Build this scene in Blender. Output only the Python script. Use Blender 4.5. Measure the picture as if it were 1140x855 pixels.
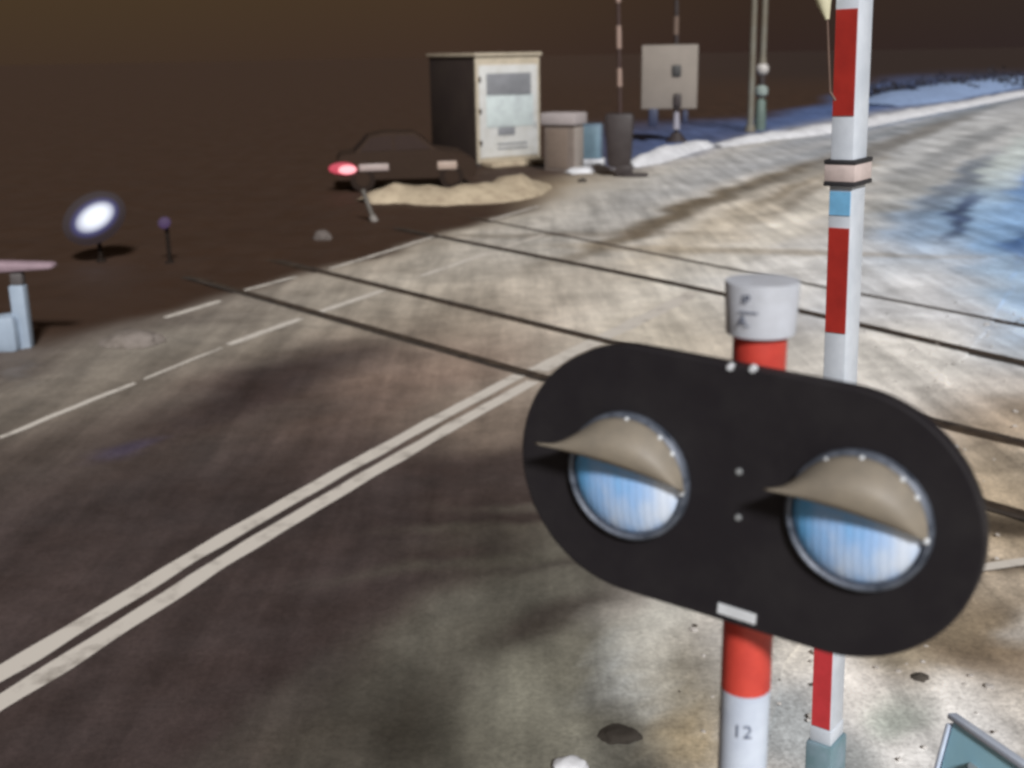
import bpy, bmesh, math, random
from mathutils import Vector, Matrix, noise
R = math.radians
random.seed(7)
for o in list(bpy.data.objects):
    bpy.data.objects.remove(o)
scene = bpy.context.scene
COL = scene.collection

# ------------------------------------------------------------ camera
CAM_H = 3.3
PITCH = R(15.8)
ROLL = R(-1.0)
FWD = Vector((0, math.cos(PITCH), -math.sin(PITCH)))
_r0 = Vector((1, 0, 0)); _u0 = _r0.cross(FWD)
RGT = _r0 * math.cos(ROLL) + _u0 * math.sin(ROLL)
UPV = -_r0 * math.sin(ROLL) + _u0 * math.cos(ROLL)
cam_d = bpy.data.cameras.new('camera')
cam = bpy.data.objects.new('camera', cam_d)
COL.objects.link(cam)
cam.matrix_world = Matrix(((RGT.x, UPV.x, -FWD.x, 0), (RGT.y, UPV.y, -FWD.y, 0), (RGT.z, UPV.z, -FWD.z, CAM_H), (0, 0, 0, 1)))
cam_d.sensor_width = 36
cam_d.lens = 36 * 1300 / 1140
cam_d.clip_start = 0.05
cam_d.clip_end = 3000
cam_d.dof.use_dof = True
cam_d.dof.focus_distance = 3.6
cam_d.dof.aperture_fstop = 2.8
scene.camera = cam

# ------------------------------------------------------------ sky: brown night glow
world = bpy.data.worlds.new('World')
scene.world = world
world.use_nodes = True
wn = world.node_tree; wn.nodes.clear()
wo = wn.nodes.new('ShaderNodeOutputWorld')
bgk = wn.nodes.new('ShaderNodeBackground')
tc = wn.nodes.new('ShaderNodeTexCoord')
sep = wn.nodes.new('ShaderNodeSeparateXYZ')
ramp = wn.nodes.new('ShaderNodeValToRGB')
mr = wn.nodes.new('ShaderNodeMapRange')
mr.inputs['From Min'].default_value = -0.45; mr.inputs['From Max'].default_value = 0.45
wn.links.new(tc.outputs['Generated'], sep.inputs[0])
wn.links.new(sep.outputs['X'], mr.inputs['Value'])
wn.links.new(mr.outputs[0], ramp.inputs[0])
ramp.color_ramp.elements[0].color = (0.064, 0.040, 0.020, 1)
ramp.color_ramp.elements[1].color = (0.034, 0.024, 0.019, 1)
e = ramp.color_ramp.elements.new(0.45); e.color = (0.060, 0.036, 0.020, 1)
e = ramp.color_ramp.elements.new(0.72); e.color = (0.040, 0.024, 0.016, 1)
ramp2 = wn.nodes.new('ShaderNodeValToRGB')
ramp2.color_ramp.elements[0].color = (0.88, 0.86, 1.04, 1); ramp2.color_ramp.elements[0].position = 0.0
ramp2.color_ramp.elements[1].color = (1, 1, 1, 1); ramp2.color_ramp.elements[1].position = 0.05
wmix = wn.nodes.new('ShaderNodeMixRGB'); wmix.blend_type = 'MULTIPLY'; wmix.inputs[0].default_value = 1
wn.links.new(sep.outputs['Z'], ramp2.inputs[0])
wn.links.new(ramp.outputs[0], wmix.inputs[1]); wn.links.new(ramp2.outputs[0], wmix.inputs[2])
wn.links.new(wmix.outputs[0], bgk.inputs[0])
wn.links.new(bgk.outputs[0], wo.inputs[0])

# ------------------------------------------------------------ one key light (the floodlit level of the scene)
SUN_S, SUN_EL, SUN_AZ = 3.8, R(36), R(14)      # azimuth: from behind the camera, towards its right
sd = bpy.data.lights.new('sun', 'SUN'); sun = bpy.data.objects.new('sun', sd); COL.objects.link(sun)
sd.energy = SUN_S; sd.angle = R(8); sd.color = (1.0, 0.98, 0.97)
to_sun = Vector((math.sin(SUN_AZ) * math.cos(SUN_EL), -math.cos(SUN_AZ) * math.cos(SUN_EL), math.sin(SUN_EL)))
sun.rotation_euler = to_sun.to_track_quat('Z', 'Y').to_euler()
sun.location = (6, -8, 12)

scene.view_settings.view_transform = 'Standard'
scene.view_settings.look = 'None'
scene.view_settings.exposure = 0
scene.view_settings.gamma = 1
scene.cycles.pixel_filter_type = 'GAUSSIAN'
scene.cycles.filter_width = 3.2
scene.cycles.use_denoising = True
scene.cycles.max_bounces = 5

# ------------------------------------------------------------ helpers
def ray(px, py):
    return FWD + RGT * ((px - 570) / 1300) - UPV * ((py - 427.5) / 1300)
def at(px, py, z=0.0):
    """point of the plane at height z that the photograph shows at px, py"""
    d = ray(px, py)
    return Vector((0, 0, CAM_H)) + d * ((z - CAM_H) / d.z)
def at_depth(px, py, depth):
    return Vector((0, 0, CAM_H)) + ray(px, py) * depth
def lin(c):
    c = c / 255
    return c / 12.92 if c <= 0.04045 else ((c + 0.055) / 1.055) ** 2.4
K_GROUND = SUN_S * math.sin(SUN_EL) / math.pi + 0.04
def albedo(r, g, b):
    return tuple(min(0.86, lin(v) / K_GROUND * w) for v, w in zip((r, g, b), (1.0, 1.03, 1.06)))

def material(name, base, rough=0.6, metal=0.0, wear=None, wear_amt=0.5, scale=20, bump=0.0, spec=0.5, emit=None, emit_s=0, coat=0):
    m = bpy.data.materials.new(name); m.use_nodes = True
    nt = m.node_tree; p = nt.nodes['Principled BSDF']
    p.inputs['Roughness'].default_value = rough
    p.inputs['Metallic'].default_value = metal
    p.inputs['Specular IOR Level'].default_value = spec
    p.inputs['Coat Weight'].default_value = coat
    tcn = nt.nodes.new('ShaderNodeTexCoord')
    nz = nt.nodes.new('ShaderNodeTexNoise'); nz.inputs['Scale'].default_value = scale
    nz.inputs['Detail'].default_value = 6; nz.inputs['Roughness'].default_value = 0.65
    nt.links.new(tcn.outputs['Object'], nz.inputs['Vector'])
    rp = nt.nodes.new('ShaderNodeValToRGB')
    w = wear if wear else tuple(v * 0.78 for v in base)
    rp.color_ramp.elements[0].position = 0.5 - 0.35 * wear_amt - 0.02
    rp.color_ramp.elements[0].color = (*w, 1)
    rp.color_ramp.elements[1].position = 0.66 - 0.1 * wear_amt
    rp.color_ramp.elements[1].color = (*base, 1)
    nt.links.new(nz.outputs['Fac'], rp.inputs[0])
    nt.links.new(rp.outputs[0], p.inputs['Base Color'])
    if bump:
        b = nt.nodes.new('ShaderNodeBump'); b.inputs['Strength'].default_value = bump; b.inputs['Distance'].default_value = 0.02
        nt.links.new(nz.outputs['Fac'], b.inputs['Height']); nt.links.new(b.outputs[0], p.inputs['Normal'])
    if emit:
        p.inputs['Emission Color'].default_value = (*emit, 1)
        p.inputs['Emission Strength'].default_value = emit_s
    return m

def lamp_material(name, core, edge, strength, p0=0.3, p1=0.9, rim=None, p2=0.8):
    """lamp glass with its glow painted in: bright seen straight on, dim at its rim"""
    m = bpy.data.materials.new(name); m.use_nodes = True
    nt = m.node_tree; p = nt.nodes['Principled BSDF']
    lw = nt.nodes.new('ShaderNodeLayerWeight'); lw.inputs['Blend'].default_value = 0.5
    rp = nt.nodes.new('ShaderNodeValToRGB')
    rp.color_ramp.elements[0].color = (*core, 1); rp.color_ramp.elements[0].position = p0
    rp.color_ramp.elements[1].color = (*edge, 1); rp.color_ramp.elements[1].position = p1
    if rim:
        e_ = rp.color_ramp.elements.new(p2); e_.color = (*rim, 1)
    nt.links.new(lw.outputs['Facing'], rp.inputs[0])
    nt.links.new(rp.outputs[0], p.inputs['Emission Color'])
    p.inputs['Base Color'].default_value = (0.01, 0.008, 0.008, 1); p.inputs['Roughness'].default_value = 0.8
    p.inputs['Emission Strength'].default_value = strength
    return m

def link(name, bm, mat, parent=None, smooth=False):
    me = bpy.data.meshes.new(name); bm.normal_update(); bm.to_mesh(me); bm.free()
    if smooth:
        for f in me.polygons: f.use_smooth = True
        try: me.set_sharp_from_angle(angle=R(40))
        except Exception: pass
    o = bpy.data.objects.new(name, me); COL.objects.link(o)
    for mm in (mat if isinstance(mat, (list, tuple)) else [mat]): me.materials.append(mm)
    if parent: o.parent = parent
    return o
def tag(o, label=None, cat=None, group=None, kind=None):
    if label: o['label'] = label
    if cat: o['category'] = cat
    if group: o['group'] = group
    if kind: o['kind'] = kind
    return o
def thing(name, loc, label, cat, rotz=0, group=None):
    o = bpy.data.objects.new(name, None); COL.objects.link(o)
    o.location = loc; o.rotation_euler = (0, 0, rotz); o.empty_display_size = 0.2
    return tag(o, label, cat, group)

def add_box(bm, c, s, bevel=0.0, mat=None, seg=2):
    ret = bmesh.ops.create_cube(bm, size=1)
    vs = ret['verts']
    bmesh.ops.scale(bm, vec=Vector(s), verts=vs)
    if bevel:
        es = list({e for v in vs for e in v.link_edges})
        r2 = bmesh.ops.bevel(bm, geom=es, offset=bevel, segments=seg, affect='EDGES', profile=0.5)
        vs = list({v for f in r2['faces'] for v in f.verts} | {v for v in vs if v.is_valid})
    M = Matrix.Translation(Vector(c)) @ (mat if mat else Matrix())
    bmesh.ops.transform(bm, matrix=M, verts=vs)
    return vs
def add_cyl(bm, p0, p1, r0, r1=None, n=24, cap=True):
    p0, p1 = Vector(p0), Vector(p1); r1 = r0 if r1 is None else r1
    d = p1 - p0
    ret = bmesh.ops.create_cone(bm, cap_ends=cap, segments=n, radius1=r0, radius2=r1, depth=d.length)
    M = Matrix.Translation((p0 + p1) / 2) @ d.to_track_quat('Z', 'Y').to_matrix().to_4x4()
    bmesh.ops.transform(bm, matrix=M, verts=ret['verts'])
    return ret['verts']
def add_lathe(bm, prof, n=32, M=None):
    rings = []
    for (r, z) in prof:
        ring = [bm.verts.new((r * math.cos(2 * math.pi * k / n), r * math.sin(2 * math.pi * k / n), z)) for k in range(n)]
        rings.append(ring)
    for a, b in zip(rings, rings[1:]):
        for k in range(n):
            bm.faces.new((a[k], a[(k + 1) % n], b[(k + 1) % n], b[k]))
    bm.faces.new(list(reversed(rings[0]))); bm.faces.new(rings[-1])
    vs = [v for r in rings for v in r]
    if M: bmesh.ops.transform(bm, matrix=M, verts=vs)
    return vs
def box_obj(name, c, s, mat, parent=None, bevel=0.0):
    bm = bmesh.new(); add_box(bm, c, s, bevel); return link(name, bm, mat, parent, bevel > 0)

# ------------------------------------------------------------ the road's line (centre marking)
CENTRE = [(-7.6, -4.6), (-5.2, 0.6), (-2.82, 5.68), (-1.8, 8.0), (0.29, 12.09), (2.77, 16.4), (5.5, 22.0), (9.2, 29.6), (18.5, 47.6), (44, 89), (90, 160), (160, 260)]
def catmull(P, n):
    out = []
    for i in range(len(P) - 1):
        p0 = Vector(P[max(i - 1, 0)]); p1 = Vector(P[i]); p2 = Vector(P[i + 1]); p3 = Vector(P[min(i + 2, len(P) - 1)])
        for k in range(n):
            t = k / n
            out.append(0.5 * ((2 * p1) + (p2 - p0) * t + (2 * p0 - 5 * p1 + 4 * p2 - p3) * t * t + (3 * p1 - p0 - 3 * p2 + p3) * t ** 3))
    out.append(Vector(P[-1]))
    return out
LINE = catmull(CENTRE, 8)
# resample evenly enough and smooth
for _ in range(6):
    LINE = [LINE[0]] + [(LINE[i - 1] + LINE[i] * 2 + LINE[i + 1]) / 4 for i in range(1, len(LINE) - 1)] + [LINE[-1]]
SS = [0]
for a, b in zip(LINE, LINE[1:]): SS.append(SS[-1] + (b - a).length)
def road_pt(s, t):
    """s metres along the centre line, t metres to its right"""
    import bisect
    i = min(max(bisect.bisect_right(SS, s) - 1, 0), len(LINE) - 2)
    u = (s - SS[i]) / (SS[i + 1] - SS[i])
    p = LINE[i].lerp(LINE[i + 1], u)
    d0 = (LINE[min(i + 1, len(LINE) - 1)] - LINE[max(i - 1, 0)]).normalized()
    d1 = (LINE[min(i + 2, len(LINE) - 1)] - LINE[i]).normalized()
    d = d0.lerp(d1, u).normalized()
    return Vector((p.x + d.y * t, p.y - d.x * t))
def road_coord(x, y):
    best = None
    p = Vector((x, y))
    for i in range(len(LINE) - 1):
        a, b = LINE[i], LINE[i + 1]
        ab = b - a; u = max(0, min(1, (p - a).dot(ab) / ab.length_squared))
        q = a + ab * u; d = (p - q).length
        if best is None or d < best[0]:
            side = ab.y * (x - q.x) - ab.x * (y - q.y)
            best = (d, SS[i] + ab.length * u, d if side > 0 else -d)
    return best[1], best[2]

T_LEFT, T_RIGHT = -6.0, 3.9
# rails: two tracks across the road
RAILDIR = Vector((-0.655, 0.756)).normalized()
RAILS = {'A': ((250, 320), (590, 417), (1110, 566)), 'B': ((340, 300), (660, 379), (1110, 490)),
         'C': ((480, 262), (800, 327), (1140, 405)), 'D': ((560, 250), (820, 302), (1140, 364))}

# ------------------------------------------------------------ ground cover: snow, slush, mud, bare asphalt, and light and darkness painted into colour
# each patch: centre (photo px), half length along, half width across (m), turn (deg from the road's direction), cover colour, weight
PATCH = []
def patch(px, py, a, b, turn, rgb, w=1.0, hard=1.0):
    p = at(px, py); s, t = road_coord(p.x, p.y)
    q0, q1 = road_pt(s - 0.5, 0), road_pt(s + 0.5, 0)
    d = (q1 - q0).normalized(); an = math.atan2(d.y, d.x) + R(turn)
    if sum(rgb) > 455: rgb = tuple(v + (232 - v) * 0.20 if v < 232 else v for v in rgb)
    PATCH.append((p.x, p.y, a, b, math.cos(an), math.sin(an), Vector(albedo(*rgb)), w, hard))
SLUSH = (126, 107, 92)
# crossing deck and the slush on it
patch(560, 345, 4.2, 3.0, 0, (116, 94, 81))
patch(430, 372, 2.2, 1.6, 0, (104, 83, 74))
patch(650, 290, 5.0, 3.0, 0, (128, 108, 92))
patch(735, 285, 5.0, 2.0, 0, (158, 140, 122))
patch(470, 300, 5.0, 2.2, 0, (92, 77, 66), 0.8)
patch(560, 452, 1.0, 0.8, 0, (122, 108, 96))
patch(330, 330, 3.5, 1.2, 0, (84, 70, 58), 0.9)
patch(250, 372, 2.5, 0.8, 0, (84, 72, 62), 0.9)
patch(60, 410, 5.0, 2.2, 0, (78, 66, 58), 0.9)
patch(150, 385, 0.9, 0.5, 0, (106, 98, 88), 0.8)
patch(20, 450, 3.0, 0.7, 0, (92, 84, 74), 0.7)
# upper road, packed snow with a pool of light painted in
patch(760, 235, 9.0, 3.2, 0, (165, 148, 124))
patch(650, 222, 7.0, 2.4, 0, (142, 124, 98))
patch(870, 255, 6.0, 3.0, 0, (188, 174, 154))
patch(830, 195, 14, 2.2, 0, (166, 150, 124))
patch(900, 165, 22, 2.6, 0, (170, 160, 142))
patch(1000, 165, 20, 3.4, 0, (164, 161, 156))
patch(1060, 135, 30, 3.5, 0, (152, 153, 155))
patch(880, 215, 7, 1.6, 0, (190, 178, 160))
patch(1080, 155, 18, 1.6, 2, (178, 178, 176), 0.8)
# right of the road; the blues paint bluish light into the snow colour
patch(860, 330, 3.5, 2.2, 0, (206, 196, 180))
patch(800, 370, 2.5, 1.2, 0, (180, 168, 148))
patch(1030, 330, 5, 1.6, 6, (190, 184, 174))
patch(1010, 430, 3.5, 1.8, 10, (176, 160, 140))
patch(1120, 360, 4.0, 1.1, 14, (214, 206, 192))
patch(1060, 390, 2.4, 0.35, 16, (226, 218, 204), 0.9)
patch(990, 360, 2.0, 0.5, 10, (150, 136, 118), 0.7)
patch(1110, 450, 1.6, 0.6, 10, (160, 142, 120))
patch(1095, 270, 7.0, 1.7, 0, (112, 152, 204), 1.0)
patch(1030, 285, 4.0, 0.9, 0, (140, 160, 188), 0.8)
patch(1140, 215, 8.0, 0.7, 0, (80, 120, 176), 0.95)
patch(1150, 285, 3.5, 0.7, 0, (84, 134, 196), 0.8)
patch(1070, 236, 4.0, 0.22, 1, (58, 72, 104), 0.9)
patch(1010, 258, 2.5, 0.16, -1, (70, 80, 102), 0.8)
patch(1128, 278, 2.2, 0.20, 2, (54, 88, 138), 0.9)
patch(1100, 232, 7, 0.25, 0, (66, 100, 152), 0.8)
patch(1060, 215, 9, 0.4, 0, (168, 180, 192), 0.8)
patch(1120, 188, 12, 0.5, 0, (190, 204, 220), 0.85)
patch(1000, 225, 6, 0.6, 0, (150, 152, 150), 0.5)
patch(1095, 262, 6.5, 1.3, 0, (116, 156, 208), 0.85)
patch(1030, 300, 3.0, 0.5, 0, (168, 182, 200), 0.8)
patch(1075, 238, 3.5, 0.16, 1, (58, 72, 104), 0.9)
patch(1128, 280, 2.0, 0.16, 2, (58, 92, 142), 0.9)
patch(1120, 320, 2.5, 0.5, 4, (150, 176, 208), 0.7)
patch(1010, 345, 3.0, 0.9, 3, (214, 208, 200), 0.85)
patch(985, 400, 1.6, 1.0, 3, (206, 198, 186), 0.85)
patch(890, 300, 3.0, 1.2, 0, (216, 208, 196), 0.85)
patch(890, 245, 5.0, 0.35, 0, (206, 196, 180), 0.8)
patch(860, 222, 6.0, 0.18, 0, (128, 114, 94), 0.7)
patch(930, 200, 7.0, 0.25, 0, (132, 122, 108), 0.7)
patch(800, 255, 4.0, 0.5, 0, (184, 170, 148), 0.8)
patch(1080, 160, 12, 0.5, 0, (120, 122, 124), 0.7)
patch(1060, 130, 22, 0.5, 0, (110, 116, 122), 0.7)
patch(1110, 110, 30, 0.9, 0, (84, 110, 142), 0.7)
# lower right verge
patch(1100, 600, 1.6, 1.2, 0, (158, 142, 120))
patch(1110, 655, 0.7, 0.5, 0, (166, 152, 134))
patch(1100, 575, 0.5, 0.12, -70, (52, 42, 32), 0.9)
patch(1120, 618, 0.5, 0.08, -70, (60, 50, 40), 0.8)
patch(880, 760, 1.3, 0.9, 0, (186, 178, 166))
patch(980, 790, 0.8, 0.6, 20, (218, 212, 204))
patch(890, 800, 0.6, 0.35, 0, (206, 202, 196), 0.8)
patch(1010, 840, 0.5, 0.4, 0, (204, 202, 198))
patch(1085, 720, 0.6, 0.4, 0, (150, 136, 118))
patch(1030, 700, 0.5, 0.3, 0, (150, 138, 118))
patch(950, 850, 0.3, 0.2, 0, (126, 132, 132), 0.7)
patch(740, 760, 0.5, 0.3, 10, (128, 120, 104))
patch(770, 705, 0.7, 0.12, 6, (172, 168, 156), 0.9)
patch(700, 765, 0.5, 0.12, 6, (176, 178, 174), 0.9)
patch(650, 820, 0.4, 0.10, 6, (170, 174, 174), 0.8)
patch(960, 745, 0.5, 0.2, 30, (196, 188, 178), 0.8)
patch(1050, 800, 0.4, 0.2, -20, (196, 192, 186), 0.8)
patch(1010, 790, 0.2, 0.12, 0, (130, 142, 130), 0.6)
patch(890, 720, 0.3, 0.2, 0, (196, 186, 170), 0.7)
patch(880, 800, 0.3, 0.2, 0, (150, 160, 164), 0.6)
patch(1120, 740, 0.3, 0.2, 20, (112, 98, 84), 0.7)
patch(1090, 690, 0.5, 0.15, 10, (98, 84, 66), 0.7)
patch(1125, 690, 0.2, 0.1, 0, (186, 178, 168), 0.7)
patch(690, 820, 0.16, 0.14, 0, (58, 56, 60), 0.9)
patch(755, 830, 0.35, 0.2, 0, (146, 132, 108))
patch(650, 850, 0.4, 0.25, 0, (128, 126, 116), 0.9)
# foreground lane
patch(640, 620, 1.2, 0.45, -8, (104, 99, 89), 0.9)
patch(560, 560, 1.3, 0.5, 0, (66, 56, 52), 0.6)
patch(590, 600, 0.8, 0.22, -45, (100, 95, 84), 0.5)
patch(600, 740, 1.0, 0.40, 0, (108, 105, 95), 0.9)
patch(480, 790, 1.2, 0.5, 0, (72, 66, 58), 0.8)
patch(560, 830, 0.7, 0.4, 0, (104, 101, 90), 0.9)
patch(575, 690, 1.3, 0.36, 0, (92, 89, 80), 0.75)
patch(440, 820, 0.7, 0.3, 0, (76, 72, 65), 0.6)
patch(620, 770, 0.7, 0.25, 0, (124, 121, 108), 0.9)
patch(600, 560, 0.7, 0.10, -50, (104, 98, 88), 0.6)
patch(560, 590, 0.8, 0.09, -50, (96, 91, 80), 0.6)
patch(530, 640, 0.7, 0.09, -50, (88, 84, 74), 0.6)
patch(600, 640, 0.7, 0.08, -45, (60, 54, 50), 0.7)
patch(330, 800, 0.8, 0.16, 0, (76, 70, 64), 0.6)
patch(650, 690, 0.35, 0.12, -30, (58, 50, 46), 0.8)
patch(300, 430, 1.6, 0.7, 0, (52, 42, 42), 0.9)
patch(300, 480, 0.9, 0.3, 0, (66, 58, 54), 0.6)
patch(150, 495, 0.3, 0.14, 0, (74, 66, 84), 0.8)  # bluish reflection on the wet lane, painted as colour
# tyre tracks pressed into the upper road
patch(745, 240, 5.0, 0.30, 0, (96, 82, 62), 0.85)
patch(840, 207, 8.0, 0.34, 0, (92, 80, 62), 0.85)
patch(1000, 157, 16, 0.5, 0, (104, 100, 94), 0.8)
patch(1070, 205, 7, 0.35, 0, (84, 92, 106), 0.7)
patch(610, 262, 2.6, 0.25, -70, (98, 84, 68), 0.5)
patch(830, 280, 3, 0.3, -80, (150, 136, 116), 0.6)
# far left bank / mound foot
patch(520, 225, 3.5, 1.4, 0, (120, 102, 78), 0.7)

def sm(a, b, x):
    t = max(0, min(1, (x - a) / (b - a))); return t * t * (3 - 2 * t)
A_ASPH = Vector(albedo(61, 51, 49)); A_DARK = Vector(albedo(54, 37, 26)); A_VERGE = Vector(albedo(182, 174, 162))  # A_DARK: lack of light at the left, painted as ground colour
A_FIELD = Vector(albedo(74, 92, 130)); A_FAR = Vector(albedo(58, 41, 30)); A_FAR_R = Vector(albedo(44, 32, 27))  # bluish light on the field and far darkness, painted as ground colour
def cover(x, y):
    # gentle warp so that no patch has a clean outline
    d = math.hypot(x, y); wv = noise.noise_vector(Vector((x * 0.8, y * 0.8, 3.1))) * 0.35 + noise.noise_vector(Vector((x * 2.7, y * 2.7, 8.1))) * 0.12
    xx, yy = x + wv.x, y + wv.y
    s, t = road_coord(x, y)
    tl = t + 0.4 * noise.noise(Vector((s * 0.7, 0.3, 1)))
    c = A_ASPH.copy()
    c = c.lerp(A_VERGE, sm(3.2, 4.2, tl))
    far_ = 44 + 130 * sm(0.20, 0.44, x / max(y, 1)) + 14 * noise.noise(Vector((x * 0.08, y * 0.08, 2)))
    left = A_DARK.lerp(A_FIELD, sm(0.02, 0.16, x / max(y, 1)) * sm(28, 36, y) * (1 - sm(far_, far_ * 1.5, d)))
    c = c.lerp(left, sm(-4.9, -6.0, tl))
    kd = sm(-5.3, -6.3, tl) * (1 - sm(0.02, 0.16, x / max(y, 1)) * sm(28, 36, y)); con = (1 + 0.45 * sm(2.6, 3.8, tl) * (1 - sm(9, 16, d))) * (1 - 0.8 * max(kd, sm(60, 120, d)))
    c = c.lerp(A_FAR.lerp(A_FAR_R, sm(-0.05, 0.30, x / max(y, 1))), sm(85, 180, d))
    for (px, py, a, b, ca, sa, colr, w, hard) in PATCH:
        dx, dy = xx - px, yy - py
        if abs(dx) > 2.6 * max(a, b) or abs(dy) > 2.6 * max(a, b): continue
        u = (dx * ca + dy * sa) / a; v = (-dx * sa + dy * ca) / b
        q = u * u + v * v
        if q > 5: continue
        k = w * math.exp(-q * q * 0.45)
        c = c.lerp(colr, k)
    # paint the unlit ground beyond the far left marking dark
    k = sm(-5.7, -6.4, tl) * (1 - sm(-0.02, 0.06, x / max(y, 1)) )* sm(12.5, 15, y)
    c = c.lerp(A_DARK, k)
    return c, con

def cover_material(name, gloss):
    m = bpy.data.materials.new(name); m.use_nodes = True
    nt = m.node_tree; N = nt.nodes; L = nt.links; p = N['Principled BSDF']
    at_ = N.new('ShaderNodeAttribute'); at_.attribute_name = 'cover'
    tcn = N.new('ShaderNodeTexCoord')
    def nz(scale, rot=0, st=(1, 1, 1), det=6, rough=0.62, dist=0.0):
        mp = N.new('ShaderNodeMapping'); mp.inputs['Rotation'].default_value = (0, 0, rot); mp.inputs['Scale'].default_value = st
        n = N.new('ShaderNodeTexNoise'); n.inputs['Scale'].default_value = scale; n.inputs['Detail'].default_value = det
        n.inputs['Roughness'].default_value = rough; n.inputs['Distortion'].default_value = dist
        L.new(tcn.outputs['Object'], mp.inputs[0]); L.new(mp.outputs[0], n.inputs['Vector']); return n
    def rng(n, lo, hi, a=0.3, b=0.7):
        r = N.new('ShaderNodeMapRange'); r.inputs['From Min'].default_value = a; r.inputs['From Max'].default_value = b
        r.inputs['To Min'].default_value = lo; r.inputs['To Max'].default_value = hi; L.new(n.outputs['Fac'], r.inputs['Value']); return r
    big = rng(nz(0.55, det=5), 0.72, 1.26)
    mid = rng(nz(3.2, det=8, rough=0.7, dist=0.4), 0.82, 1.18)
    stk = rng(nz(2.6, R(26.5), (1, 0.09, 1), det=6), 0.68, 1.32)
    fine = rng(nz(38, det=4, rough=0.8), 0.74, 1.26)
    def mul(a, b):
        q = N.new('ShaderNodeMath'); q.operation = 'MULTIPLY'; L.new(a.outputs[0], q.inputs[0]); L.new(b.outputs[0], q.inputs[1]); return q
    f = mul(mul(big, mid), mul(stk, fine))
    f1 = N.new('ShaderNodeMath'); f1.operation = 'SUBTRACT'; f1.inputs[1].default_value = 1.0; L.new(f.outputs[0], f1.inputs[0])
    f2 = N.new('ShaderNodeMath'); f2.operation = 'MULTIPLY_ADD'; f2.inputs[2].default_value = 1.0
    L.new(f1.outputs[0], f2.inputs[0]); L.new(at_.outputs['Alpha'], f2.inputs[1])
    mx = N.new('ShaderNodeVectorMath'); mx.operation = 'SCALE'
    L.new(at_.outputs['Color'], mx.inputs[0]); L.new(f2.outputs[0], mx.inputs['Scale'])
    L.new(mx.outputs[0], p.inputs['Base Color'])
    rr = rng(nz(1.4, det=4), gloss, 0.9)
    L.new(rr.outputs[0], p.inputs['Roughness'])
    p.inputs['Specular IOR Level'].default_value = 0.35
    b = N.new('ShaderNodeBump'); b.inputs['Strength'].default_value = 0.30; b.inputs['Distance'].default_value = 0.03
    L.new(mid.outputs[0], b.inputs['Height']); L.new(b.outputs[0], p.inputs['Normal'])
    return m
M_GROUND = cover_material('slush_earth_light', 0.6)
M_ROAD = cover_material('wet_asphalt_slush_light', 0.42)

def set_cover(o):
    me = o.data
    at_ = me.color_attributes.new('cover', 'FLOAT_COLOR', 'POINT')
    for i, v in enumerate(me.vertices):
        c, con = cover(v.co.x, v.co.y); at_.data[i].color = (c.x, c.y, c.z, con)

# ground: one sheet to the horizon, finer in front of the viewpoint
def build_ground():
    bm = bmesh.new()
    radii = [0.0]; r = 1.6
    while r < 1600:
        radii.append(r); r *= 1.016 if r < 130 else 1.25
    angs = []; a = -180
    while a < 180 - 1e-6:
        angs.append(a); a += 0.4 if -34 <= a < 34 else 4
    rings = []
    c0 = bm.verts.new((0, 0, 0))
    for r in radii[1:]:
        ring = []
        for a in angs:
            x, y = r * math.sin(R(a)), r * math.cos(R(a))
            ring.append(bm.verts.new((x, y, 0)))
        rings.append(ring)
    n = len(angs)
    for k in range(n): bm.faces.new((c0, rings[0][(k + 1) % n], rings[0][k]))
    for A, B in zip(rings, rings[1:]):
        for k in range(n): bm.faces.new((A[k], A[(k + 1) % n], B[(k + 1) % n], B[k]))
    for v in bm.verts:
        x, y = v.co.x, v.co.y
        d = math.hypot(x, y)
        if d < 200 and y > -5:
            s, t = road_coord(x, y)
            k = sm(4.0, 4.8, t) + sm(-6.6, -8.0, t)
            h = 0.035 * noise.noise(Vector((x * 1.3, y * 1.3, 0))) + 0.02 * noise.noise(Vector((x * 4, y * 4, 5)))
            v.co.z = k * (h + 0.01) - 0.004
        else: v.co.z = -0.004
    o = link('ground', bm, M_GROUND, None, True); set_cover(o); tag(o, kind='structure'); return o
build_ground()
def strip(name, s0, s1, t0, t1, ds, dt, z, mat, jag=0):
    bm = bmesh.new(); ns = max(1, int((s1 - s0) / ds)); ntt = max(1, int(round((t1 - t0) / dt)))
    rows = []
    s = s0; S = []
    while s < s1: S.append(s); s += ds * (1 + max(0, s - 40) * 0.03)
    S.append(s1)
    for s in S:
        row = []
        for j in range(ntt + 1):
            t = t0 + (t1 - t0) * j / ntt
            if jag and j in (0, ntt): t += jag * noise.noise(Vector((s * 0.9, j, 0)))
            p = road_pt(s, t); row.append(bm.verts.new((p.x, p.y, z)))
        rows.append(row)
    for A, B in zip(rows, rows[1:]):
        for j in range(ntt): bm.faces.new((A[j], A[j + 1], B[j + 1], B[j]))
    return link(name, bm, mat)
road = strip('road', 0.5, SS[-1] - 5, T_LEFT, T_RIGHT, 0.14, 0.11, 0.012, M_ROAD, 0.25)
set_cover(road); tag(road, kind='structure')

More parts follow.
